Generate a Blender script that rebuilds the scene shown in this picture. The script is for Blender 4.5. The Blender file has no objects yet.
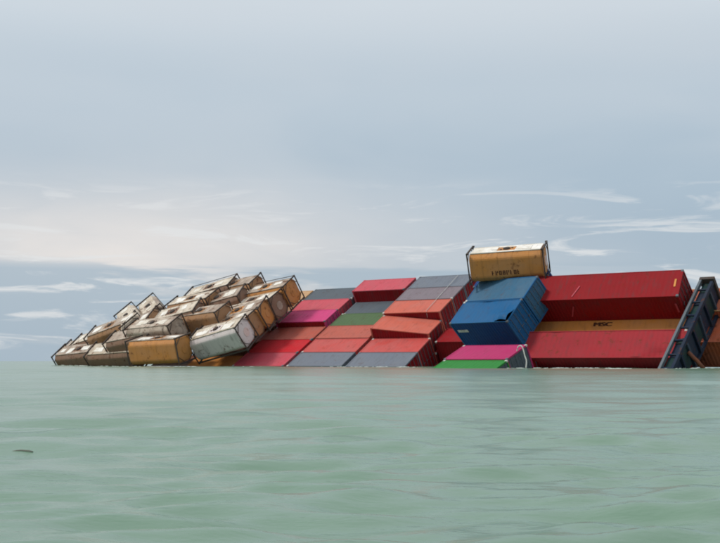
import bpy, bmesh, math, random
import numpy as np
from mathutils import Matrix, Vector

# ------------------------------------------------------------------ camera, sky, sun, exposure
S = bpy.context.scene
COL = S.collection
random.seed(7)
R = math.radians
CAM_H = 0.5
cam = bpy.data.objects.new('camera', bpy.data.cameras.new('camera'))
COL.objects.link(cam)
cam.location = (0, 0, CAM_H)
cam.rotation_euler = (R(90 + 4.746), 0, 0)
cam.data.sensor_width = 36
cam.data.lens = 36 * 1078 / 720
cam.data.clip_start = 0.05
cam.data.clip_end = 40000
S.camera = cam
S.view_settings.view_transform = 'Standard'
S.view_settings.look = 'None'
S.view_settings.exposure = 0.0
S.view_settings.gamma = 1
S.cycles.filter_width = 2.0
S.cycles.max_bounces = 6

SUN_EL, SUN_AZ = 50.0, -104.0          # azimuth measured from the view direction (+y) towards +x
W = bpy.data.worlds.new('World'); S.world = W
W.use_nodes = True
nt = W.node_tree; nt.nodes.clear()
def N(t, **kw):
    n = nt.nodes.new(t)
    for k, v in kw.items():
        setattr(n, k, v)
    return n
def L(a, b): nt.links.new(a, b)
def val(sock, v): sock.default_value = v
def M(op, a, b=None, c=None, clamp=False):
    n = N('ShaderNodeMath', operation=op, use_clamp=clamp)
    for i, x in enumerate((a, b, c)):
        if x is None: continue
        if isinstance(x, (int, float)): n.inputs[i].default_value = x
        else: L(x, n.inputs[i])
    return n.outputs[0]
def mixc(fac, a, b):
    n = N('ShaderNodeMix', data_type='RGBA')
    for s, x in ((n.inputs[0], fac), (n.inputs[6], a), (n.inputs[7], b)):
        if isinstance(x, (int, float)): s.default_value = x
        elif isinstance(x, tuple): s.default_value = (*x, 1)
        else: L(x, s)
    return n.outputs[2]
def ramp(fac, stops, interp='EASE'):
    n = N('ShaderNodeValToRGB'); cr = n.color_ramp; cr.interpolation = interp
    while len(cr.elements) > 1: cr.elements.remove(cr.elements[-1])
    for i, (p, c) in enumerate(stops):
        e = cr.elements[0] if i == 0 else cr.elements.new(p)
        e.position = p
        e.color = (*c, 1) if isinstance(c, tuple) else (c, c, c, 1)
    L(fac, n.inputs[0]); return n.outputs[0]
STR = 0.1
sky = N('ShaderNodeTexSky', sky_type='NISHITA', sun_disc=False)
sky.sun_elevation = R(SUN_EL); sky.sun_rotation = R(SUN_AZ)
sky.air_density = 1.2; sky.dust_density = 3.0
tc = N('ShaderNodeTexCoord')
sep = N('ShaderNodeSeparateXYZ'); L(tc.outputs['Generated'], sep.inputs[0])
X, Y, Z = sep.outputs
el = M('ABSOLUTE', Z)
az = M('ARCTAN2', X, Y)
# broad overcast veil, brighter overhead, bluer in a band above the horizon
veil = ramp(el, [(0.0, (.35, .46, .55)), (.045, (.41, .51, .595)), (.10, (.39, .495, .595)), (.17, (.415, .525, .625)), (.25, (.52, .61, .69)),
                 (.33, (.67, .735, .79)), (1.0, (.98, 1.02, 1.06))])
comb = N('ShaderNodeCombineXYZ'); L(az, comb.inputs[0]); L(M('MULTIPLY', el, 3.2), comb.inputs[1])
def noise(scale, detail=5, rough=.55, dist=0.0, off=(0, 0, 0), vec=None, stretch=(1, 1, 1)):
    mp = N('ShaderNodeMapping'); L(vec or comb.outputs[0], mp.inputs[0])
    mp.inputs['Location'].default_value = off; mp.inputs['Scale'].default_value = stretch
    n = N('ShaderNodeTexNoise'); L(mp.outputs[0], n.inputs['Vector'])
    n.inputs['Scale'].default_value = scale; n.inputs['Detail'].default_value = detail
    n.inputs['Roughness'].default_value = rough; n.inputs['Distortion'].default_value = dist
    return n.outputs['Fac']
# soft large variation of the veil
big = ramp(noise(3.2, 3, .5, .4, (3.1, 1.7, 0)), [(.30, 0.0), (.72, 1.0)])
c1 = mixc(M('MULTIPLY', big, .38), veil, (.62, .675, .73))
# warm bright break in the cloud low on the left, towards the sun
dx = M('DIVIDE', M('ADD', az, .22), .24)
dy = M('DIVIDE', M('SUBTRACT', el, .100), .056)
r2 = M('ADD', M('MULTIPLY', dx, dx), M('MULTIPLY', dy, dy))
g = M('EXPONENT', M('MULTIPLY', r2, -.8))
gl = M('MULTIPLY', g, M('ADD', .62, M('MULTIPLY', noise(9, 4, .5, .3, (0, 5, 0)), .6)), clamp=True)
c2 = mixc(M('MULTIPLY', gl, .96), c1, (.84, .80, .775))
# low grey-blue cloud bank near the horizon with bright streaks between
band = ramp(el, [(0.0, .8), (.02, 1.0), (.082, 1.0), (.094, 0.0)])
bank = ramp(noise(4.6, 6, .55, .6, (2.75, .62, 0), stretch=(.8, 2.0, 1)), [(.42, 0.0), (.52, 1.0)])
c3 = mixc(M('MULTIPLY', M('MULTIPLY', band, bank), .86), c2, (.41, .51, .60))
bandS = ramp(el, [(0.0, 0.0), (.022, .9), (.10, .95), (.14, .6), (.17, 0.0)])
stk = ramp(noise(8.0, 8, .60, .9, (5.3, 1.15, 0), stretch=(1.0, 2.4, 1)), [(.52, 0.0), (.66, 1.0)])
c4 = mixc(M('MULTIPLY', M('MULTIPLY', bandS, stk), .80), c3, (.80, .815, .825))
# divide by the background strength so that the cloud colours hold, mix over the clear sky
sc = N('ShaderNodeVectorMath', operation='SCALE'); L(c4, sc.inputs[0]); sc.inputs['Scale'].default_value = 1 / STR
out = mixc(.93, sky.outputs[0], sc.outputs[0])
bg = N('ShaderNodeBackground'); L(out, bg.inputs[0]); bg.inputs[1].default_value = STR
wo = N('ShaderNodeOutputWorld'); L(bg.outputs[0], wo.inputs[0])

sun = bpy.data.objects.new('sun', bpy.data.lights.new('sun', 'SUN'))
COL.objects.link(sun)
sun.data.energy = 2.0; sun.data.angle = R(10); sun.data.color = (1, .95, .88)
sd = Vector((math.sin(R(SUN_AZ)) * math.cos(R(SUN_EL)), math.cos(R(SUN_AZ)) * math.cos(R(SUN_EL)), math.sin(R(SUN_EL))))
sun.rotation_euler = (-sd).to_track_quat('-Z', 'Y').to_euler()
sun.location = sd * 200

# ------------------------------------------------------------------ helpers
def mat_tree(name):
    global nt
    m = bpy.data.materials.new(name); m.use_nodes = True
    nt = m.node_tree; nt.nodes.clear()
    p = N('ShaderNodeBsdfPrincipled'); o = N('ShaderNodeOutputMaterial'); L(p.outputs[0], o.inputs[0])
    return m, p

def paint(name, col, fade=.25, rust=.25, rough=.6, fadecol=None, dirt=.35, spec=.12, metal=0.0):
    """weathered paint on steel: fading in patches, run-off streaks, rust at scuffs"""
    m, p = mat_tree(name)
    t = N('ShaderNodeTexCoord'); oi = N('ShaderNodeObjectInfo')
    sh = N('ShaderNodeVectorMath', operation='ADD'); L(t.outputs['Object'], sh.inputs[0])
    rv = N('ShaderNodeCombineXYZ'); L(M('MULTIPLY', oi.outputs['Random'], 37.0), rv.inputs[0]); L(M('MULTIPLY', oi.outputs['Random'], 91.0), rv.inputs[1])
    L(rv.outputs[0], sh.inputs[1]); v = sh.outputs[0]
    lum = sum(col) / 3
    fc = fadecol or tuple(min(.8, .8 * c + .2 * (lum * .8 + .08)) for c in col)
    f = ramp(noise(.55, 5, .6, .6, vec=v), [(.35, 0.0), (.66, 1.0)])
    c = mixc(M('MULTIPLY', f, min(1, fade * 2.6)), col, fc)
    d = ramp(noise(2.2, 6, .65, .3, vec=v, stretch=(1.6, .35, .35)), [(.48, 0.0), (.75, 1.0)])
    c = mixc(M('MULTIPLY', d, dirt * 1.25), c, tuple(.35 * x + .035 for x in col))
    rr = noise(1.7, 8, .72, .2, vec=v)
    rs = ramp(rr, [(.585 - .05 * rust, 0.0), (.66 - .05 * rust, 1.0)])
    c = mixc(M('MULTIPLY', rs, min(1, rust * 2)), c, (.115, .045, .022))
    L(c, p.inputs['Base Color'])
    L(M('ADD', rough - .1, M('MULTIPLY', M('ADD', f, rs), .2)), p.inputs['Roughness'])
    p.inputs['Specular IOR Level'].default_value = spec
    p.inputs['Metallic'].default_value = metal
    b = N('ShaderNodeBump'); b.inputs['Strength'].default_value = .25; b.inputs['Distance'].default_value = .03
    L(noise(5, 5, .6, vec=v), b.inputs['Height']); L(b.outputs[0], p.inputs['Normal'])
    return m

PAL = {}
def P(name, *a, **k):
    PAL[name] = paint(name, *a, **k)
P('red_faded', (.50, .075, .065), .30, .12)
P('red_bright', (.50, .018, .026), .10, .08)
P('red_rose', (.50, .07, .095), .25, .10)
P('red_orange', (.52, .115, .075), .28, .12)
P('red_muted', (.42, .10, .07), .28, .18)
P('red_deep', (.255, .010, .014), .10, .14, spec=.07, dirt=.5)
P('red_crimson', (.32, .022, .030), .16, .28, spec=.07, dirt=.5)
P('magenta', (.54, .045, .17), .15, .10)
P('pink', (.40, .024, .115), .12, .06)
P('green_dark', (.075, .13, .055), .25, .15)
P('green_bright', (.025, .20, .035), .12, .08)
P('slate', (.145, .165, .20), .35, .15)
P('slate_dark', (.085, .105, .125), .30, .15)
P('slate_mauve', (.19, .155, .175), .30, .20)
P('blue', (.010, .10, .245), .18, .10)
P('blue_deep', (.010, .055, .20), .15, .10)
P('blue_grey', (.04, .125, .215), .3, .15)
P('navy', (.012, .03, .085), .2, .15)
P('orange', (.66, .27, .06), .2, .12)
P('tan', (.50, .30, .15), .3, .2)
P('ochre', (.50, .215, .06), .22, .30)
P('ochre_brown', (.36, .19, .09), .3, .35)
P('brown', (.25, .145, .095), .3, .4)
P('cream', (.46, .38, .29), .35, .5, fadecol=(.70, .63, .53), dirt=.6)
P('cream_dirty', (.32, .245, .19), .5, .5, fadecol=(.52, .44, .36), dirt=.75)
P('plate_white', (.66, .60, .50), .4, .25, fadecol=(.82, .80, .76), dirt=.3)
P('grey_white', (.64, .56, .54), .3, .35, dirt=.55)
P('rose_white', (.66, .50, .46), .2, .15)
P('frame_dark', (.065, .050, .042), .3, .4, rough=.6)
P('frame_steel', (.115, .14, .16), .3, .3, rough=.5)
P('white_steel', (.55, .54, .50), .3, .35)
P('hull_red', (.46, .105, .045), .35, .32, rough=.7)
P('rust', (.20, .065, .028), .4, .6, rough=.75)
P('bridge_blue', (.010, .020, .042), .3, .3)
P('bridge_steel', (.035, .055, .085), .3, .3)
P('bridge_green', (.010, .036, .036), .3, .3)
P('logo_dark', (.085, .032, .016), .1, .1, rough=.6)
P('driftwood', (.14, .15, .12), .3, 0, rough=.8)

def link(name, me, parent=None, mat=None):
    o = bpy.data.objects.new(name, me); COL.objects.link(o)
    if parent: o.parent = parent
    if mat is not None and not me.materials: me.materials.append(PAL[mat])
    if mat is not None and me.materials and me.materials[0] != PAL[mat]:
        o.material_slots[0].link = 'OBJECT'; o.material_slots[0].material = PAL[mat]
    return o

def mesh(name, verts, faces, smooth=False):
    me = bpy.data.meshes.new(name); me.from_pydata([tuple(v) for v in verts], [], faces); me.update()
    if smooth:
        for p in me.polygons: p.use_smooth = True
    return me

class MB:
    """collects boxes, bars and tubes into one mesh"""
    def __init__(s): s.v = []; s.f = []
    def box(s, x0, x1, y0, y1, z0, z1):
        n = len(s.v)
        s.v += [(x, y, z) for z in (z0, z1) for y in (y0, y1) for x in (x0, x1)]
        s.f += [tuple(n + i for i in q) for q in ((0, 2, 3, 1), (4, 5, 7, 6), (0, 1, 5, 4), (2, 6, 7, 3), (0, 4, 6, 2), (1, 3, 7, 5))]
        return s
    def bar(s, a, b, w, h=None, up=(0, 0, 1)):
        a, b = Vector(a), Vector(b); d = (b - a).normalized(); h = h or w
        u = Vector(up)
        if abs(d.dot(u)) > .95: u = Vector((1, 0, 0))
        r = d.cross(u).normalized(); u = r.cross(d)
        n = len(s.v)
        for p in (a, b):
            for i, j in ((-1, -1), (1, -1), (1, 1), (-1, 1)): s.v.append(tuple(p + r * i * w / 2 + u * j * h / 2))
        s.f += [tuple(n + i for i in q) for q in ((0, 3, 2, 1), (4, 5, 6, 7), (0, 1, 5, 4), (1, 2, 6, 5), (2, 3, 7, 6), (3, 0, 4, 7))]
        return s
    def tube(s, pts, r, k=8):
        pts = [Vector(p) for p in pts]; n0 = len(s.v)
        for i, p in enumerate(pts):
            d = (pts[min(i + 1, len(pts) - 1)] - pts[max(i - 1, 0)]).normalized()
            u = Vector((0, 0, 1)) if abs(d.z) < .9 else Vector((1, 0, 0))
            a = d.cross(u).normalized(); b = a.cross(d)
            for q in range(k):
                t = 2 * math.pi * q / k
                s.v.append(tuple(p + a * r * math.cos(t) + b * r * math.sin(t)))
        for i in range(len(pts) - 1):
            for q in range(k):
                s.f.append((n0 + i * k + q, n0 + i * k + (q + 1) % k, n0 + (i + 1) * k + (q + 1) % k, n0 + (i + 1) * k + q))
        s.f.append(tuple(n0 + q for q in reversed(range(k)))); s.f.append(tuple(n0 + (len(pts) - 1) * k + q for q in range(k)))
        return s
    def mesh(s, name, smooth=False): return mesh(name, s.v, s.f, smooth)

def tag(o, label, cat, group=None, kind=None):
    o['label'] = label; o['category'] = cat
    if group: o['group'] = group
    if kind: o['kind'] = kind

def rotm(psi, tau, th):
    return Matrix.Rotation(R(-psi), 4, 'Z') @ Matrix.Rotation(R(-tau), 4, 'Y') @ Matrix.Rotation(R(th), 4, 'X')

def empty(name, mw):
    e = bpy.data.objects.new(name, None); COL.objects.link(e); e.empty_display_size = .3
    e.matrix_world = mw
    return e

# ------------------------------------------------------------------ the sea
rng = np.random.default_rng(11)
NW = 90
_lam = np.exp(rng.uniform(np.log(.22), np.log(11.0), NW))
_th = rng.normal(math.radians(95), .40, NW)              # crests mostly lie across the view
_kx = 2 * np.pi / _lam * np.cos(_th); _ky = 2 * np.pi / _lam * np.sin(_th)
_ph = rng.uniform(0, 2 * np.pi, NW)
_amp = .0034 * _lam ** .45 * rng.uniform(.5, 1.3, NW)
def wave(x, y, cell=0.0):
    x = np.asarray(x, float); y = np.asarray(y, float); cell = np.asarray(cell, float)
    z = np.zeros(np.broadcast(x, y).shape)
    # gusts: patches where the short ripples are stronger
    gust = .55 + .75 * (np.sin(.045 * x + .9) * np.sin(.11 * y + .4 * np.sin(.07 * x)) > -.1) * .5 + .35 * np.sin(.31 * x + .2 * y)
    for i in range(NW):
        att = np.clip((_lam[i] / np.maximum(cell, 1e-6) - 2.2) / 2.5, 0, 1)
        gg = gust if _lam[i] < 2.2 else 1.0
        z += att * gg * _amp[i] * np.sin(_kx[i] * x + _ky[i] * y + _ph[i])
    return z

def make_sea():
    ratio = 1.0125
    nr = int(math.log(12000 / .9) / math.log(ratio))
    rad = .9 * ratio ** np.arange(nr)
    ang = np.concatenate([np.linspace(-180, -34, 50)[:-1], np.linspace(-34, 34, 440), np.linspace(34, 180, 50)[1:]])
    a = np.radians(ang)
    RR, AA = np.meshgrid(rad, a, indexing='ij')
    x = RR * np.sin(AA); y = RR * np.cos(AA)
    da = np.gradient(a)
    cell = np.maximum(RR * (ratio - 1), np.minimum(RR * da[None, :], 1e9) * .8)
    z = wave(x, y, cell)
    na = len(ang)
    co = np.stack([x, y, z], -1).reshape(-1, 3)
    i, j = np.meshgrid(np.arange(nr - 1), np.arange(na - 1), indexing='ij')
    i = i.ravel(); j = j.ravel()
    q = np.stack([i * na + j, (i + 1) * na + j, (i + 1) * na + j + 1, i * na + j + 1], 1)[:, ::-1]
    me = bpy.data.meshes.new('sea')
    me.vertices.add(len(co)); me.vertices.foreach_set('co', co.ravel())
    me.loops.add(q.size); me.loops.foreach_set('vertex_index', q.ravel().astype(np.int32))
    me.polygons.add(len(q)); me.polygons.foreach_set('loop_start', np.arange(0, q.size, 4, dtype=np.int32))
    me.update(calc_edges=True); me.validate()
    me.polygons.foreach_set('use_smooth', np.ones(len(q), bool))
    o = bpy.data.objects.new('sea', me); COL.objects.link(o)
    m, p = mat_tree('sea_water')
    t = N('ShaderNodeTexCoord'); v = t.outputs['Object']
    f = ramp(noise(.05, 4, .55, .5, vec=v, stretch=(.5, 1, 1)), [(.35, 0.0), (.68, 1.0)])
    c = mixc(f, (.138, .232, .163), (.154, .250, .178))
    L(c, p.inputs['Base Color'])
    p.inputs['Roughness'].default_value = .2
    p.inputs['IOR'].default_value = 1.33
    b1 = N('ShaderNodeBump'); b1.inputs['Strength'].default_value = .48; b1.inputs['Distance'].default_value = .05
    L(noise(1.1, 6, .62, .4, vec=v, stretch=(.55, 1.3, 1)), b1.inputs['Height'])
    b2 = N('ShaderNodeBump'); b2.inputs['Strength'].default_value = .5; b2.inputs['Distance'].default_value = .012
    L(noise(7, 4, .6, .3, vec=v, stretch=(.6, 1.3, 1)), b2.inputs['Height']); L(b1.outputs[0], b2.inputs['Normal'])
    L(b2.outputs[0], p.inputs['Normal'])
    me.materials.append(m)
    o['kind'] = 'structure'
    return o
make_sea()

# ------------------------------------------------------------------ dry-freight containers
CW, CHT = 2.438, 2.591
def corr(x, pitch, depth):
    """trapezoid corrugation"""
    t = (x / pitch) % 1.0
    if t < .25: return 0.0
    if t < .5: return depth * (t - .25) / .25
    if t < .75: return depth
    return depth * (1 - (t - .75) / .25)

def corr_xs(x0, x1, pitch):
    xs = [x0]; k = math.ceil(x0 / (pitch / 4) + 1e-6)
    while k * pitch / 4 < x1 - 1e-4: xs.append(k * pitch / 4); k += 1
    return xs + [x1]

def grid_mesh(name, us, vs, fn, flip=False):
    V = [fn(u, v) for u in us for v in vs]; n = len(vs)
    F = []
    for i in range(len(us) - 1):
        for j in range(n - 1):
            q = (i * n + j, (i + 1) * n + j, (i + 1) * n + j + 1, i * n + j + 1)
            F.append(q[::-1] if flip else q)
    return mesh(name, V, F)

def lumps(rnd, ln, wd, n, amp):
    L_ = [(rnd.uniform(-ln / 2, ln / 2), rnd.uniform(-wd / 2, wd / 2), rnd.uniform(.35, 1.1), rnd.uniform(-1, .35) * amp) for _ in range(n)]
    def f(u, v):
        return sum(d * math.exp(-((u - a) ** 2 + (v - b) ** 2) / (r * r)) for a, b, r, d in L_)
    return f

FRAME_CACHE = {}
def frame_mesh(ln):
    if ln in FRAME_CACHE: return FRAME_CACHE[ln]
    b = MB(); h = ln / 2; w = CW / 2
    for sx in (-1, 1):
        for sy in (-1, 1):
            x0, x1 = sorted((sx * h, sx * (h - .13))); y0, y1 = sorted((sy * w, sy * (w - .12)))
            b.box(x0, x1, y0, y1, .119, CHT - .119)                         # corner post
            X0, X1 = sorted((sx * (h + .006), sx * (h - .178))); Y0, Y1 = sorted((sy * (w + .006), sy * (w - .162)))
            b.box(X0, X1, Y0, Y1, 0, .118)                                # lower corner castings
        x0, x1 = sorted((sx * (h - .005), sx * (h - .11)))
        b.box(x0, x1, -w + .163, w - .163, .012, .16); b.box(x0, x1, -w + .163, w - .163, CHT - .115, CHT - .004)
    for sy in (-1, 1):
        y0, y1 = sorted((sy * (w - .004), sy * (w - .065)))
        b.box(-h + .179, h - .179, y0, y1, .01, .16); b.box(-h + .179, h - .179, y0, y1, CHT - .085, CHT - .003)
    b.box(-h + .15, h - .15, -w + .07, w - .07, .10, .155)                 # floor
    FRAME_CACHE[ln] = b.mesh('container_frame'); return FRAME_CACHE[ln]

def door_mesh(sy, ln):
    h = ln / 2; w = CW / 2 - .125
    y0, y1 = sorted((sy * .008, sy * w))
    b = MB(); b.box(h - .085, h - .045, y0, y1, .165, CHT - .12)
    for k in range(5):                                                       # pressed ribs
        z = .38 + k * .44
        b.box(h - .045, h - .027, y0 + .10, y1 - .10, z, z + .20)
    return b.mesh('container_door')
def lock_mesh(y, ln):
    h = ln / 2
    b = MB(); b.tube([(h - .008, y, .13), (h - .008, y, CHT - .09)], .021, 6)
    b.box(h - .028, h + .012, y - .05, y + .05, 1.15, 1.21); b.box(h - .02, h + .005, y - .03, y + .26, 1.165, 1.195)
    return b.mesh('locking_bar')
DOORS = {}
def doors(ln):
    if ln not in DOORS:
        DOORS[ln] = [(door_mesh(s, ln), [lock_mesh(s * a, ln) for a in (.28, .82)]) for s in (-1, 1)]
    return DOORS[ln]

def casting_mesh():
    b = MB(); b.box(-.092, .092, -.084, .084, -.118, .006)
    b.box(-.045, .045, -.028, .028, .0065, .013)
    return b.mesh('corner_casting')
CAST = casting_mesh()
NCON = [0]
def container(mw, ln, col, label, group, framecol=None, dents=5, damp=.075, crumple=None, sidecol=None, doorcol=None, roofcol=None):  # sidecol: deeper colour that paints shade onto the down-facing sides
    """mw: matrix of the container's base centre; long axis local x, doors at +x"""
    NCON[0] += 1
    rnd = random.Random(100 + NCON[0])
    e = empty('shipping_container', mw)
    tag(e, label, 'container', group)
    h, w = ln / 2, CW / 2
    link('frame', frame_mesh(ln), e, framecol or col)
    for sx in (-1, 1):
        for sy in (-1, 1):
            c = link('corner_casting', CAST, e, rnd.choice((framecol or col, framecol or col, 'white_steel', 'frame_steel')))
            c.location = (sx * (h - .086), sy * (w - .078), CHT)
    lr = lumps(rnd, ln, CW, dents * (2 if ln > 8 else 1), damp)
    def roofz(x, y):
        z = CHT - .022 + (corr(x, .36, -.006) if abs(x) < h - .3 else 0) + lr(x, y)
        if crumple: z += crumple(x, y)
        ed = min(h - .10 - abs(x), w - .066 - abs(y))
        k = min(1, max(0, ed / .25))
        return (x, y, (CHT - .02) * (1 - k) + z * k if not crumple else z)
    ys = [-(w - .066) + 2 * (w - .066) * i / 14 for i in range(15)]
    link('roof', grid_mesh('container_roof', corr_xs(-h + .10, h - .10, .36), ys, roofz), e, roofcol or col)
    zs = [.155 + (CHT - .245) * i / 10 for i in range(11)]
    for s in (-1, 1):
        ls = lumps(rnd, ln, CHT, dents, damp)
        fn = lambda x, z, s=s, ls=ls: (x, s * (w - .012 - corr(x, .278, .026) + ls(x, z - 1.3) * .8 * min(1, (z - .155) / .2, (CHT - .09 - z) / .2)), z)
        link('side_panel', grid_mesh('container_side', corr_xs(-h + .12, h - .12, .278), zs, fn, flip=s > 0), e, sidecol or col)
    fn = lambda y, z: (-h + .02 + corr(y, .25, .045), y, z)
    link('end_panel', grid_mesh('container_end', corr_xs(-w + .11, w - .11, .25), [.15, 1.3, CHT - .11], fn, flip=True), e, col)
    for dm, bars in doors(ln):
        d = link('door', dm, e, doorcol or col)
        for bm_ in bars: link('locking_bar', bm_, d, 'frame_steel')
    return e

class Frame:
    def __init__(s, o, psi, tau, th):
        s.m = Matrix.Translation(o) @ rotm(psi, tau, th)
    def box(s, u, v, w, ln, pitch=0, roll=0, yaw=0):
        """base-centre matrix of a container whose ROOF has its left-near corner at (u, v) and height w"""
        return s.m @ Matrix.Translation((u + ln / 2, v + CW / 2, w)) @ Matrix.Rotation(R(yaw), 4, 'Z') @ Matrix.Rotation(R(-pitch), 4, 'Y') @ Matrix.Rotation(R(roll), 4, 'X') @ Matrix.Translation((0, 0, -CHT))

MID = Frame((-.26, 95.26, 1.29), 35, 0, 30)
RP = 2.5
L20, L40 = 6.058, 12.192
G20 = 'twenty-foot containers in the tilted middle stacks'
jit = random.Random(3)
def mid(bay, row, w, col, label, **k):
    u = {-2: -25.5, -1: -19.1, 0: -12.72, 1: -6.25, 2: .2}[bay] + jit.uniform(-.07, .07)
    pitch = k.pop('pitch', 0); dw = k.pop('dw', 0); roll = k.pop('roll', 0); yaw = k.pop('yaw', 0); ln = k.pop('ln', L20)
    return container(MID.box(u, row * RP, w + dw + jit.uniform(-.04, .04), ln, pitch, roll, yaw), ln, col, label, G20, **k)
# bay left of the pink one, mostly under the tanks
mid(-1, -1, -.3, 'orange', 'orange-tan container roof showing low under the tilted grey-white tank')
mid(-1, 0, -.9, 'brown', 'brown container mostly hidden under the leaning pile of tanks')
mid(-1, 4, .35, 'tan', 'tan container at the top edge behind the pink container and last tank')
mid(-1, 1, -.25, 'red_muted', 'dull red container showing between the tank ends and the brightest red container', )
mid(-1, 2, .1, 'brown', 'dark brown container behind the brown tank ends')
mid(-1, 3, .2, 'ochre_brown', 'brown container under the topmost ochre-ended tank')
mid(-2, -1, -1.0, 'brown', 'dark brown container awash under the level ochre tank')
mid(-2, 0, -1.6, 'rust', 'rusted container sunk beneath the left row of tanks')
# pink bay
mid(0, -1, 0, 'red_rose', 'rose-red container at the waterline left of the two slate ones')
mid(0, 0, 0, 'red_bright', 'brightest red container just above the waterline beside the tanks')
mid(0, 1, .05, 'red_muted', 'dull red container directly below the magenta container')
mid(0, 2, .55, 'magenta', 'magenta-pink container roof in the upper left of the middle stacks', sidecol='red_deep')  # deep red side is shade put into the colour
mid(0, 3, .5, 'red_rose', 'pinkish red container between the magenta one and the slate one on top')
mid(0, 4, .42, 'slate_dark', 'dark slate container at the top edge left of the rose-red one')
# green bay
mid(1, -1, 0, 'slate', 'slate-grey container at the waterline, left one of the two')
mid(1, 0, 0, 'red_faded', 'faded red container above the left slate container at the waterline')
mid(1, 1, .05, 'red_muted', 'brownish orange container directly below the green container')
mid(1, 2, .02, 'green_dark', 'dark green container in the middle of the stacks')
mid(1, 3, 0, 'slate_dark', 'slate container just above the dark green one', framecol='slate')
mid(1, 4, 1.2, 'red_rose', 'rose-red container at the top edge with side coloured dark maroon as shade', sidecol='red_deep')
# bay with the skewed container; deep red doors paint in the shaded ends
mid(2, -1, 0, 'slate', 'slate-grey container at the waterline, right one with red one above', doorcol='red_deep')
mid(2, 0, 0, 'red_faded', 'coral red container at the end of the lowest rows, doors coloured dark as shade', doorcol='red_deep', framecol='red_faded')
mid(2, 1, .70, 'red_orange', 'coral container knocked askew and sloping down to the right', pitch=-5.5, yaw=-1.5, doorcol='red_deep', sidecol='red_deep')  # side and doors coloured deep red for shade
mid(2, 2, 1.2, 'red_orange', 'orange-red container under two slate roofs, above the skewed coral container', sidecol='red_deep', doorcol='red_deep')  # shade of side and end painted as deep red
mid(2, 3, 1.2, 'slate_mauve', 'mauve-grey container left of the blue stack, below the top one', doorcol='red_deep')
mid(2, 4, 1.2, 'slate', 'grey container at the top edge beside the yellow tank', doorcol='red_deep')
container(MID.box(.25, 0, -2.66, L20), L20, 'red_crimson', 'dark red container underneath the coral one, doors just above the water', G20)
container(MID.box(.25, 2.5, -1.6, L20), L20, 'red_deep', 'dark red container tucked under the skewed coral container', G20)

container(MID.box(6.55, 2.5, -.45, L20), L20, 'red_deep', 'dark red container in the gap between the coral doors and blue stack', G20)
# blue stack
BL = Frame((6.94, 84.05, 3.40), 50, 0, 46)
GB = 'blue containers under the yellow tank'
def crump(x, y):
    a = math.exp(-(((x - 2.45) / .75) ** 2 + ((y + .75) / .55) ** 2)) * .42
    b = -math.exp(-(((x - 1.35) / .35) ** 2 + ((y + .95 - .25 * (x - 1.35)) / .35) ** 2)) * .15
    c = -math.exp(-(((x - 2.0) / .16) ** 2 + ((y + .2) / .8) ** 2)) * .10
    return a + b + c
container(BL.box(0, 0, 0, L20), L20, 'blue', 'blue container with crumpled corner and white marking, front of the blue stack', GB, crumple=crump, sidecol='blue_deep')  # deeper blue on the sides stands for their shade
container(BL.box(.05, 2.5, -.02, L20), L20, 'blue_grey', 'grey-blue weathered container in the middle of the blue stack', GB, framecol='blue')
container(BL.box(-1.3, 5.0, -.75, L20), L20, 'blue_deep', 'dark blue container under the perched yellow tank', GB)
# white marking plate belongs to the front blue container
front_blue = [o for o in COL.objects if o.get('label', '').startswith('blue container with crumpled')][0]
pm = MB(); pm.box(-2.65, -1.55, -CW / 2 - .012, -CW / 2 + .02, 1.62, 1.86)
link('marking', pm.mesh('marking'), front_blue, 'white_steel')

# pink and green at the waterline
GP = 'containers awash below the blue stack'
PK = Frame((6.14, 79.6, .64), 48, 0, 25)
container(PK.box(0, 0, 0, L20), L20, 'pink', 'hot pink container awash directly below the blue stack', GP, doorcol='slate_dark')
container(PK.box(-1.6, 4.2, -1.9, L20), L20, 'red_deep', 'dark red container in the shade behind the hot pink one', GP)
container(PK.box(.1, -2.5, -.05, L20), L20, 'green_bright', 'bright green container half sunk in front of the pink one', GP, doorcol='slate_dark')

# big red stack on the right
EE = Frame((22.42, 75.88, 5.07), 34, 0, 54)
GE = 'forty-foot containers tumbled on the right'
container(EE.box(-L40, 0, 0, L40), L40, 'red_deep', 'long deep red container on top at the right with shaded side', GE, dents=5, damp=.035)
container(EE.box(-L40 + .1, -2.28, -2.62, L40), L40, 'orange', 'long orange container showing as a strip with dark letters', GE)
def crump3(x, y):
    return -.22 * math.exp(-(((x - 4.3) / 1.1) ** 2 + ((y + .9) / .5) ** 2)) + .12 * math.exp(-(((x - 3.2) / .8) ** 2 + ((y + 1.0) / .4) ** 2)) - .1 * math.exp(-(((x + 1.5) / 2.5) ** 2 + ((y + .3) / .7) ** 2))
container(EE.box(-L40 + .95, -5.0, -.5, L40), L40, 'red_crimson', 'long crimson container with creased edge lying at the waterline', GE, crumple=crump3, dents=6, damp=.05)
bpy.context.view_layer.update()
red40 = [o for o in COL.objects if o.get('label', '').startswith('long deep red')][0]
def strip(name, a, b, w, mat):
    link(name, MB().bar(a, b, w, .02).mesh(name), red40, mat)
yS = -CW / 2 - .014
strip('scratch_mark', (-1.95, -.95, CHT + .012), (-1.55, .05, CHT + .012), .09, 'red_rose')  # pale scratches, modelled as thin bars on roof and side
link('scratch_mark', MB().bar((-2.55, yS, .55), (-2.05, yS, 1.75), .10, .02, up=(0, 1, 0)).mesh('scratch_mark'), red40, 'red_rose')
link('label_plate', MB().box(5.62, 5.76, -.35, .35, CHT + .008, CHT + .022).mesh('label_plate'), red40, 'orange')
link('label_plate', MB().box(5.62, 5.76, yS - .004, yS + .01, .75, 1.75).mesh('label_plate'), red40, 'red_rose')

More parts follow.
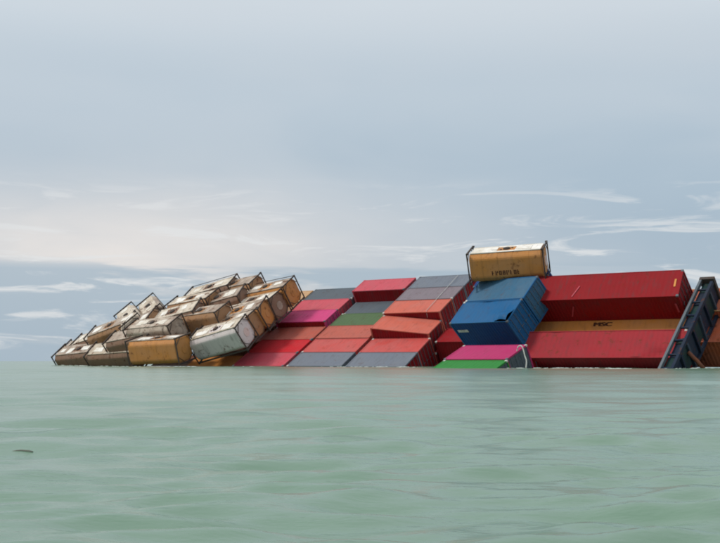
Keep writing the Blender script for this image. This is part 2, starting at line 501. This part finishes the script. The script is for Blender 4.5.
def text_mesh(txt, size, depth, name):
    cu = bpy.data.curves.new(name, 'FONT'); cu.body = txt; cu.size = size; cu.extrude = depth; cu.offset = 0.0
    cu.align_x = 'CENTER'; cu.align_y = 'CENTER'
    ob = bpy.data.objects.new(name, cu); COL.objects.link(ob)
    bpy.context.view_layer.update()
    me = bpy.data.meshes.new_from_object(ob.evaluated_get(bpy.context.evaluated_depsgraph_get()))
    bpy.data.objects.remove(ob); me.name = name
    return me
orange40 = [o for o in COL.objects if o.get('label', '').startswith('long orange')][0]
tm = text_mesh('MSC', .50, .004, 'lettering')
bmt = bmesh.new(); bmt.from_mesh(tm)
for k, dx_ in enumerate((-.035, .035)):                                   # heavier strokes
    b2_ = tm.copy(); b2_.transform(Matrix.Translation((dx_, 0, .0015 * (k + 1)))); bmt.from_mesh(b2_)
bmt.to_mesh(tm); bmt.free()
tm.transform(Matrix.Diagonal((1.5, 1, 1, 1)))
lt = link('lettering', tm, orange40, 'logo_dark'); lt.location = (-.35, CW / 2 - .52, CHT + .004)

# ------------------------------------------------------------------ tank containers
def shell_mesh(ln=5.86, hw=1.17, hh=1.15, ch=.38):
    """insulated tank: box-like section with broad chamfers, dished ends"""
    sec = []
    cs = [(hw, -hh + ch), (hw, hh - ch), (hw - ch, hh), (-hw + ch, hh), (-hw, hh - ch), (-hw, -hh + ch), (-hw + ch, -hh), (hw - ch, -hh)]
    k = len(cs)
    for i in range(k):                                                      # round each corner of the octagon a little
        p0, p1, p2 = Vector(cs[i - 1]), Vector(cs[i]), Vector(cs[(i + 1) % k])
        a = p1 + (p0 - p1).normalized() * .14; b = p1 + (p2 - p1).normalized() * .14
        for t in (0, .5, 1):
            sec.append((a * (1 - t) ** 2 + p1 * 2 * t * (1 - t) + b * t * t))
    n = len(sec)
    st = [(-ln / 2 - .02, .30), (-ln / 2 + .0, .62), (-ln / 2 + .05, .90), (-ln / 2 + .14, 1.0)]
    st += [(x, s) for x in (-1.9, -1.84, -.62, -.56, .56, .62, 1.84, 1.9) for s in (1.0,)]
    st += [(-x, s) for x, s in reversed(st[:4])]
    V = []; F = []
    for idx, (x, s) in enumerate(st):
        s2 = s * (1.012 if idx in (4, 5, 6, 7, 8, 9, 10, 11) and idx % 2 == 0 else 1)
        V += [(x, p.x * s2, p.y * s2 + 1.30) for p in sec]
    for i in range(len(st) - 1):
        for j in range(n):
            F.append((i * n + j, i * n + (j + 1) % n, (i + 1) * n + (j + 1) % n, (i + 1) * n + j))
    F.append(tuple(range(n))[::-1]); F.append(tuple((len(st) - 1) * n + j for j in range(n)))
    return mesh('tank_shell', V, F)
SHELL = shell_mesh()
def top_cover_mesh():
    """walkway over the crown, leaving the manhole pit open"""
    b = MB()
    for x0, x1 in ((-2.78, -.72), (.72, 2.78)):
        b.box(x0, x1, -.80, .80, 2.462, 2.482)
        for y in (-.83, .83): b.box(x0, x1, y - .025, y + .025, 2.43, 2.50)
    b.box(-.72, .72, -.86, -.50, 2.462, 2.482); b.box(-.72, .72, .50, .86, 2.462, 2.482)
    return b.mesh('walkway')
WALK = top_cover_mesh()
def deck_plate_mesh(r):
    """loose cladding plate with uneven corners"""
    x = r.choice((-1, 1)) * r.uniform(.95, 2.2); w = r.uniform(.3, .62); y = r.uniform(-.25, .25); d = r.uniform(.28, .52)
    q = [(x + sx * w * r.uniform(.75, 1.1), y + sy * d * r.uniform(.75, 1.1)) for sx, sy in ((-1, -1), (1, -1), (1, 1), (-1, 1))]
    z0, z1 = 2.4835, 2.50 + r.uniform(0, .02)
    V = [(a, b, z0) for a, b in q] + [(a, b, z1) for a, b in q]
    return mesh('deck_plate', V, [(3, 2, 1, 0), (4, 5, 6, 7), (0, 1, 5, 4), (1, 2, 6, 5), (2, 3, 7, 6), (3, 0, 4, 7)])
def manhole_mesh():
    b = MB(); b.tube([(0, 0, 2.42), (0, 0, 2.53)], .30, 14); b.tube([(0, 0, 2.53), (0, 0, 2.57)], .24, 14)
    b.tube([(.42, .16, 2.38), (.42, .16, 2.52)], .09, 10); b.tube([(-.45, -.12, 2.38), (-.45, -.12, 2.50)], .11, 10)
    return b.mesh('manhole')
MANH = manhole_mesh()
def end_frame_mesh(s):
    b = MB(); h = L20 / 2; w = CW / 2; H = 2.591
    x0, x1 = sorted((s * h, s * (h - .09)))
    for sy in (-1, 1):
        y0, y1 = sorted((sy * w, sy * (w - .085)))
        b.box(x0, x1, y0, y1, .119, H - .119)
        X0, X1 = sorted((s * (h + .004), s * (h - .178))); Y0, Y1 = sorted((sy * (w + .004), sy * (w - .162)))
        b.box(X0, X1, Y0, Y1, 0, .118); b.box(X0, X1, Y0, Y1, H - .118, H)
        b.bar((s * (h - .05), sy * (w - .14), .75), (s * (h - .05), sy * .35, .16), .045)
        b.bar((s * (h - .05), sy * (w - .14), H - .7), (s * (h - .05), sy * .45, H - .12), .045)
    b.box(x0, x1, -w + .163, w - .163, .02, .15); b.box(x0, x1, -w + .163, w - .163, H - .13, H - .01)
    return b.mesh('end_frame')
ENDF = [end_frame_mesh(-1), end_frame_mesh(1)]
def rail_mesh(sy):
    h = L20 / 2; w = CW / 2
    y0, y1 = sorted((sy * (w - .10), sy * (w - .22)))
    return MB().box(-h + .18, h - .18, y0, y1, .02, .14).mesh('bottom_rail')
RAIL = [rail_mesh(-1), rail_mesh(1)]
def top_rail_mesh(sy):
    h = L20 / 2; w = CW / 2
    y0, y1 = sorted((sy * (w - .015), sy * (w - .065)))
    return MB().box(-h + .18, h - .18, y0, y1, 2.51, 2.56).mesh('top_rail')
TRAIL = [top_rail_mesh(-1), top_rail_mesh(1)]
def dish_mesh(s):
    x = s * (5.86 / 2)
    return MB().tube([(x - s * .03, 0, 1.30), (x + s * .05, 0, 1.30)], .42, 16).mesh('end_plate')
def smudge_mesh(n, w, h, seed):
    """worn lettering too blurred to read: a row of short uneven strokes"""
    r = random.Random(seed); b = MB(); x = -w / 2
    cw = w / n; z0 = .70
    for k in range(n):
        x0 = x + k * cw; x1 = x0 + cw * .74; hh = h * r.uniform(.9, 1.0); y0, y1 = -1.190, -1.165
        b.box(x0, x0 + .075, y0, y1, z0, z0 + hh)
        if r.random() < .6: b.box(x1 - .075, x1, y0 + .001, y1, z0 + (hh * .45 if r.random() < .4 else 0), z0 + hh)
        for t in r.sample((0, .42, .82), r.choice((1, 2, 2, 3))): b.box(x0 + .076, x1 - .076, y0 + .002, y1, z0 + hh * t, z0 + hh * t + .06)
    return b.mesh('lettering')

GT = 'tank containers in the slumped pile'
def tank(c, psi, tau, th, shell, top, label, endcol=None, group=GT, frame='frame_dark', letters=None, toprail=False, botrail=False):
    mw = Matrix.Translation(c) @ rotm(psi, tau, th) @ Matrix.Translation((0, 0, -1.296))
    e = empty('tank_container', mw); tag(e, label, 'tank container', group)
    link('tank_shell', SHELL, e, shell)
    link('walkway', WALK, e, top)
    rp = random.Random(label)
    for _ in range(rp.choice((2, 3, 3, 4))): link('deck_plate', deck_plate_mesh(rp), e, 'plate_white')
    link('manhole', MANH, e, frame)
    for i in (0, 1):
        link('end_frame', ENDF[i], e, frame)
        if botrail: link('bottom_rail', RAIL[i], e, frame)
        if toprail: link('top_rail', TRAIL[i], e, frame)
        link('end_plate', dish_mesh((-1, 1)[i]), e, endcol or shell)
    if letters: link('lettering', smudge_mesh(*letters), e, 'logo_dark')
    return e
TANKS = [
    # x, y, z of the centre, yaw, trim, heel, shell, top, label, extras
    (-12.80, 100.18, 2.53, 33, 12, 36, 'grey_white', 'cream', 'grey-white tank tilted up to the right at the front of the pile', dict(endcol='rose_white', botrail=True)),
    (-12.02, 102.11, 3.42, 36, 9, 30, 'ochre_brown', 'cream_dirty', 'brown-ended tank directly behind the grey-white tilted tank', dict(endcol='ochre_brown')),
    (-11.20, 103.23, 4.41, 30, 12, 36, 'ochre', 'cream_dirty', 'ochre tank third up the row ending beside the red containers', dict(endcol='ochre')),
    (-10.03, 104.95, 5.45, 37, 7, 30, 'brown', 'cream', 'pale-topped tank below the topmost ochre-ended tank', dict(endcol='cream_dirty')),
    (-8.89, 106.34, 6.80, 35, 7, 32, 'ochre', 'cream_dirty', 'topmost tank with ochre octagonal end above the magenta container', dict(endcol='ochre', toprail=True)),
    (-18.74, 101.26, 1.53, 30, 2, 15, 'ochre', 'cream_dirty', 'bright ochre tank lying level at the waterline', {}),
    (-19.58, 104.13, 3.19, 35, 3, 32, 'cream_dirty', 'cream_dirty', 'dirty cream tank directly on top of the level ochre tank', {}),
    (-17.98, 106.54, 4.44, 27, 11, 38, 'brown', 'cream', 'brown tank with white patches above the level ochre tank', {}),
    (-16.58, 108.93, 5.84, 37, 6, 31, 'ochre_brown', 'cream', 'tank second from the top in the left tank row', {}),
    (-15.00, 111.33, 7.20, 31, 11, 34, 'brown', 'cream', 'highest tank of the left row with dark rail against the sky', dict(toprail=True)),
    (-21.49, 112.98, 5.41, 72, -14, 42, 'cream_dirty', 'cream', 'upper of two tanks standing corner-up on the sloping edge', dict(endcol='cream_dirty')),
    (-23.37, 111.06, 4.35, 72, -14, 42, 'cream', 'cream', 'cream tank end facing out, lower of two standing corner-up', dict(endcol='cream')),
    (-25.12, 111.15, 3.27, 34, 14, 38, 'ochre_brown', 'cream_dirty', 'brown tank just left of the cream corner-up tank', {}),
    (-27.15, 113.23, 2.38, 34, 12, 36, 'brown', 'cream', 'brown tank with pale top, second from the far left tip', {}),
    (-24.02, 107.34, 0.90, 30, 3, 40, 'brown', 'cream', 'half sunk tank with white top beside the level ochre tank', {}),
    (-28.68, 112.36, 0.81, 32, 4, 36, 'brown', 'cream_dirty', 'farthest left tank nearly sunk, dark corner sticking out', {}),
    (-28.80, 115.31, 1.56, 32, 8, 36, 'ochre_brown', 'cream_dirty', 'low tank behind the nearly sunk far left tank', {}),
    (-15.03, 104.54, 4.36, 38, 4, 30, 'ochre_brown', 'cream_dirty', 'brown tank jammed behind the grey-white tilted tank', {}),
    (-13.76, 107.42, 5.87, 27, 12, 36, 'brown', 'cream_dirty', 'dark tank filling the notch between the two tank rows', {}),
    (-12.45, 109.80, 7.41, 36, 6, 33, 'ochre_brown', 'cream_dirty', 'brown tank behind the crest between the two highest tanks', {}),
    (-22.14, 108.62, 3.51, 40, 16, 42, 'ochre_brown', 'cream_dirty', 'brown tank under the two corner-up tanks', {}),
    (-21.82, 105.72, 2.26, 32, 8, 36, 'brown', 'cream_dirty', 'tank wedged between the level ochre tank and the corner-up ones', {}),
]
for x, y, z, psi, tau, th, sh, tp, lab, ex in TANKS:
    tank(Vector((x, y, z)), psi, tau, th, sh, tp, lab, **ex)
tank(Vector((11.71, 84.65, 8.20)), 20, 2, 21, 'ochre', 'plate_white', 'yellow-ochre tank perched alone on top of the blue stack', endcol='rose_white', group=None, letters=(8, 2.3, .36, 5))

# ------------------------------------------------------------------ lashing bridge and wreckage on the right
BR = Matrix.Translation((19.95, 72.3, .01)) @ rotm(40, 0, 41)
br = empty('lashing_bridge', BR @ Matrix.Translation((0, -2, -2)))
tag(br, 'dark blue steel lashing bridge leaning beside the long red containers', 'steel frame')
def bpart(name, mb, mat, parent=br):
    me = mb.mesh(name); me.transform(Matrix.Translation((0, 2, 2))); return link(name, me, parent, mat)
BLN = 9.6
rb = random.Random(9)
bpart('rail', MB().box(-.02, .16, -2, BLN, -.20, .08), 'frame_steel')
bpart('rail', MB().box(.82, 1.02, -2, BLN - .15, -.26, .02), 'bridge_blue')
bpart('rail', MB().box(.82, 1.02, -2, BLN - .6, -2.5, -2.28), 'bridge_blue')
k = 0
y = -1.4
while y < BLN - .3:
    q = rb.uniform(-.08, .08)
    bpart('post', MB().bar((.93, y + .15 + q, -2.27), (.93, y + .15 - q, -.27), .24, .22, up=(0, 1, 0)), ('bridge_blue', 'bridge_steel')[k % 2])
    bpart('rung', MB().bar((.165, y + .14, -.09 + q * .4), (.815, y + .14 + q, -.09), .12), 'bridge_blue')
    bpart('plate', MB().box(.17, .81, y + .08, y + 1.46, -.34 - abs(q), -.27 - abs(q)), ('bridge_blue', 'bridge_green')[k % 2])
    bpart('side_plate', MB().box(.86, .90, y + .30, y + 1.36, -2.2 + rb.uniform(0, .5), -.29), ('bridge_green', 'bridge_blue')[k % 2])
    y += 1.4; k += 1
bpart('end_cap', MB().box(-.04, 1.04, BLN + .005, BLN + .28, -1.9, .10), 'frame_dark')

GR = 'rust-red wreckage at the right edge'
WR = Frame((25.6, 78.3, 3.4), 40, 0, 46)
container(WR.box(-3.0, 0, 1.0, L20), L20, 'hull_red', 'rusty orange-red container, the upper one cut by the right edge', GR, dents=6, damp=.1, framecol='tan')
container(WR.box(-3.4, -2.5, .35, L20), L20, 'hull_red', 'rust-stained red container low at the right edge beside the lashing bridge', GR, dents=6, damp=.1)

def pipe(name, pts, r, mat, label, cat):
    base = Vector(pts[0])
    me = MB().tube([Vector(p) - base for p in pts], r, 8).mesh(name, True)
    o = link(name, me, None, mat); o.location = base; tag(o, label, cat); return o
def smooth(pts, n=6):
    out = []
    for i in range(len(pts) - 1):
        p0, p1, p2, p3 = pts[max(i - 1, 0)], pts[i], pts[i + 1], pts[min(i + 2, len(pts) - 1)]
        for k in range(n):
            t = k / n
            out.append(.5 * ((2 * p1) + (p2 - p0) * t + (2 * p0 - 5 * p1 + 4 * p2 - p3) * t * t + (3 * p1 - p0 - 3 * p2 + p3) * t ** 3))
    return out + [pts[-1]]
pipe('bent_rail', smooth([Vector((10.86, 74.80, 1.19)), Vector((10.95, 74.67, 1.50)), Vector((11.13, 74.47, 1.53)), Vector((11.25, 74.39, 1.25)), Vector((11.34, 74.33, 0.84)), Vector((11.43, 74.25, 0.50)), Vector((11.38, 74.19, 0.02))]), .045, 'white_steel', 'pale bent steel rail at the left end of the crimson container', 'rail')
pipe('steel_pipe', [Vector((22.36, 73.70, 1.11)), Vector((22.91, 73.55, 0.50)), Vector((23.33, 73.40, -0.04))], .14, 'rust', 'rusty pipe slanting into the water at the foot of the lashing bridge', 'pipe')

def mpt(u, v, w): return MID.m @ Vector((u, v, w))
pipe('lashing_rod', [mpt(4.6, 12.2, 1.30), mpt(4.7, 8.6, 1.29), mpt(4.85, 5.1, 1.28), mpt(4.9, 4.9, .7)], .022, 'white_steel', 'thin pale lashing rod lying across the grey roofs left of the blue stack', 'rod')
# ------------------------------------------------------------------ foam along the wreck, driftwood
def foam():
    r = random.Random(5)
    pts = [(-31.2, 113.0), (-26.0, 108.0), (-20.7, 99.0), (-15.5, 97.0), (-13.7, 92.5), (-9.4, 97.0), (-5.1, 92.0), (-1.3, 90.5), (3.7, 88.5), (6.4, 86.0), (6.7, 79.8), (10.4, 77.0), (11.2, 75.5), (15.6, 73.2), (19.4, 71.0), (22.0, 72.0), (24.4, 73.0)]
    V = []; F = []
    for i in range(len(pts) - 1):
        a, b = Vector(pts[i]), Vector(pts[i + 1]); near = a.x > 6.2; dens = 6 if near else 3
        for _ in range(int((b - a).length * dens)):
            t = r.random(); c = a.lerp(b, t)
            c.y -= abs(r.gauss(0, 1)) * (1.3 if near else .7) - .3; c.x += r.gauss(0, .2)
            lx = r.uniform(.08, .5) * r.choice((.5, 1, 1.3)); ly = lx * r.uniform(.25, .6)
            z = float(wave(c.x, c.y, .9)) + .012
            n = len(V); m = 9; ph = r.uniform(0, 6)
            V.append((c.x, c.y, z + .02))
            for q in range(m):
                t2 = 2 * math.pi * q / m; k_ = r.uniform(.55, 1.1)
                V.append((c.x + lx * k_ * math.cos(t2), c.y + ly * k_ * math.sin(t2), z - .03))
            F += [(n, n + 1 + q, n + 1 + (q + 1) % m) for q in range(m)]
    me = mesh('foam', V, F, True)
    m, p = mat_tree('foam'); p.inputs['Base Color'].default_value = (.50, .57, .52, 1); p.inputs['Roughness'].default_value = .7
    me.materials.append(m)
    o = bpy.data.objects.new('foam', me); COL.objects.link(o)
    tag(o, 'pale thin foam where the water laps the wreck', 'foam', kind='stuff')
foam()
dw = Vector((-1.97, 6.35, 0)); dw.z = float(wave(dw.x, dw.y, .08)) - .001
o = link('driftwood', MB().tube([(-.06, 0, -.004), (-.035, .006, .001), (-.01, .012, .003), (.02, .004, .002), (.04, .0, .001), (.065, -.01, -.005)], .007, 7).mesh('driftwood', True), None, 'driftwood')
o.location = dw; tag(o, 'small dark stick of driftwood floating at the lower left', 'driftwood')
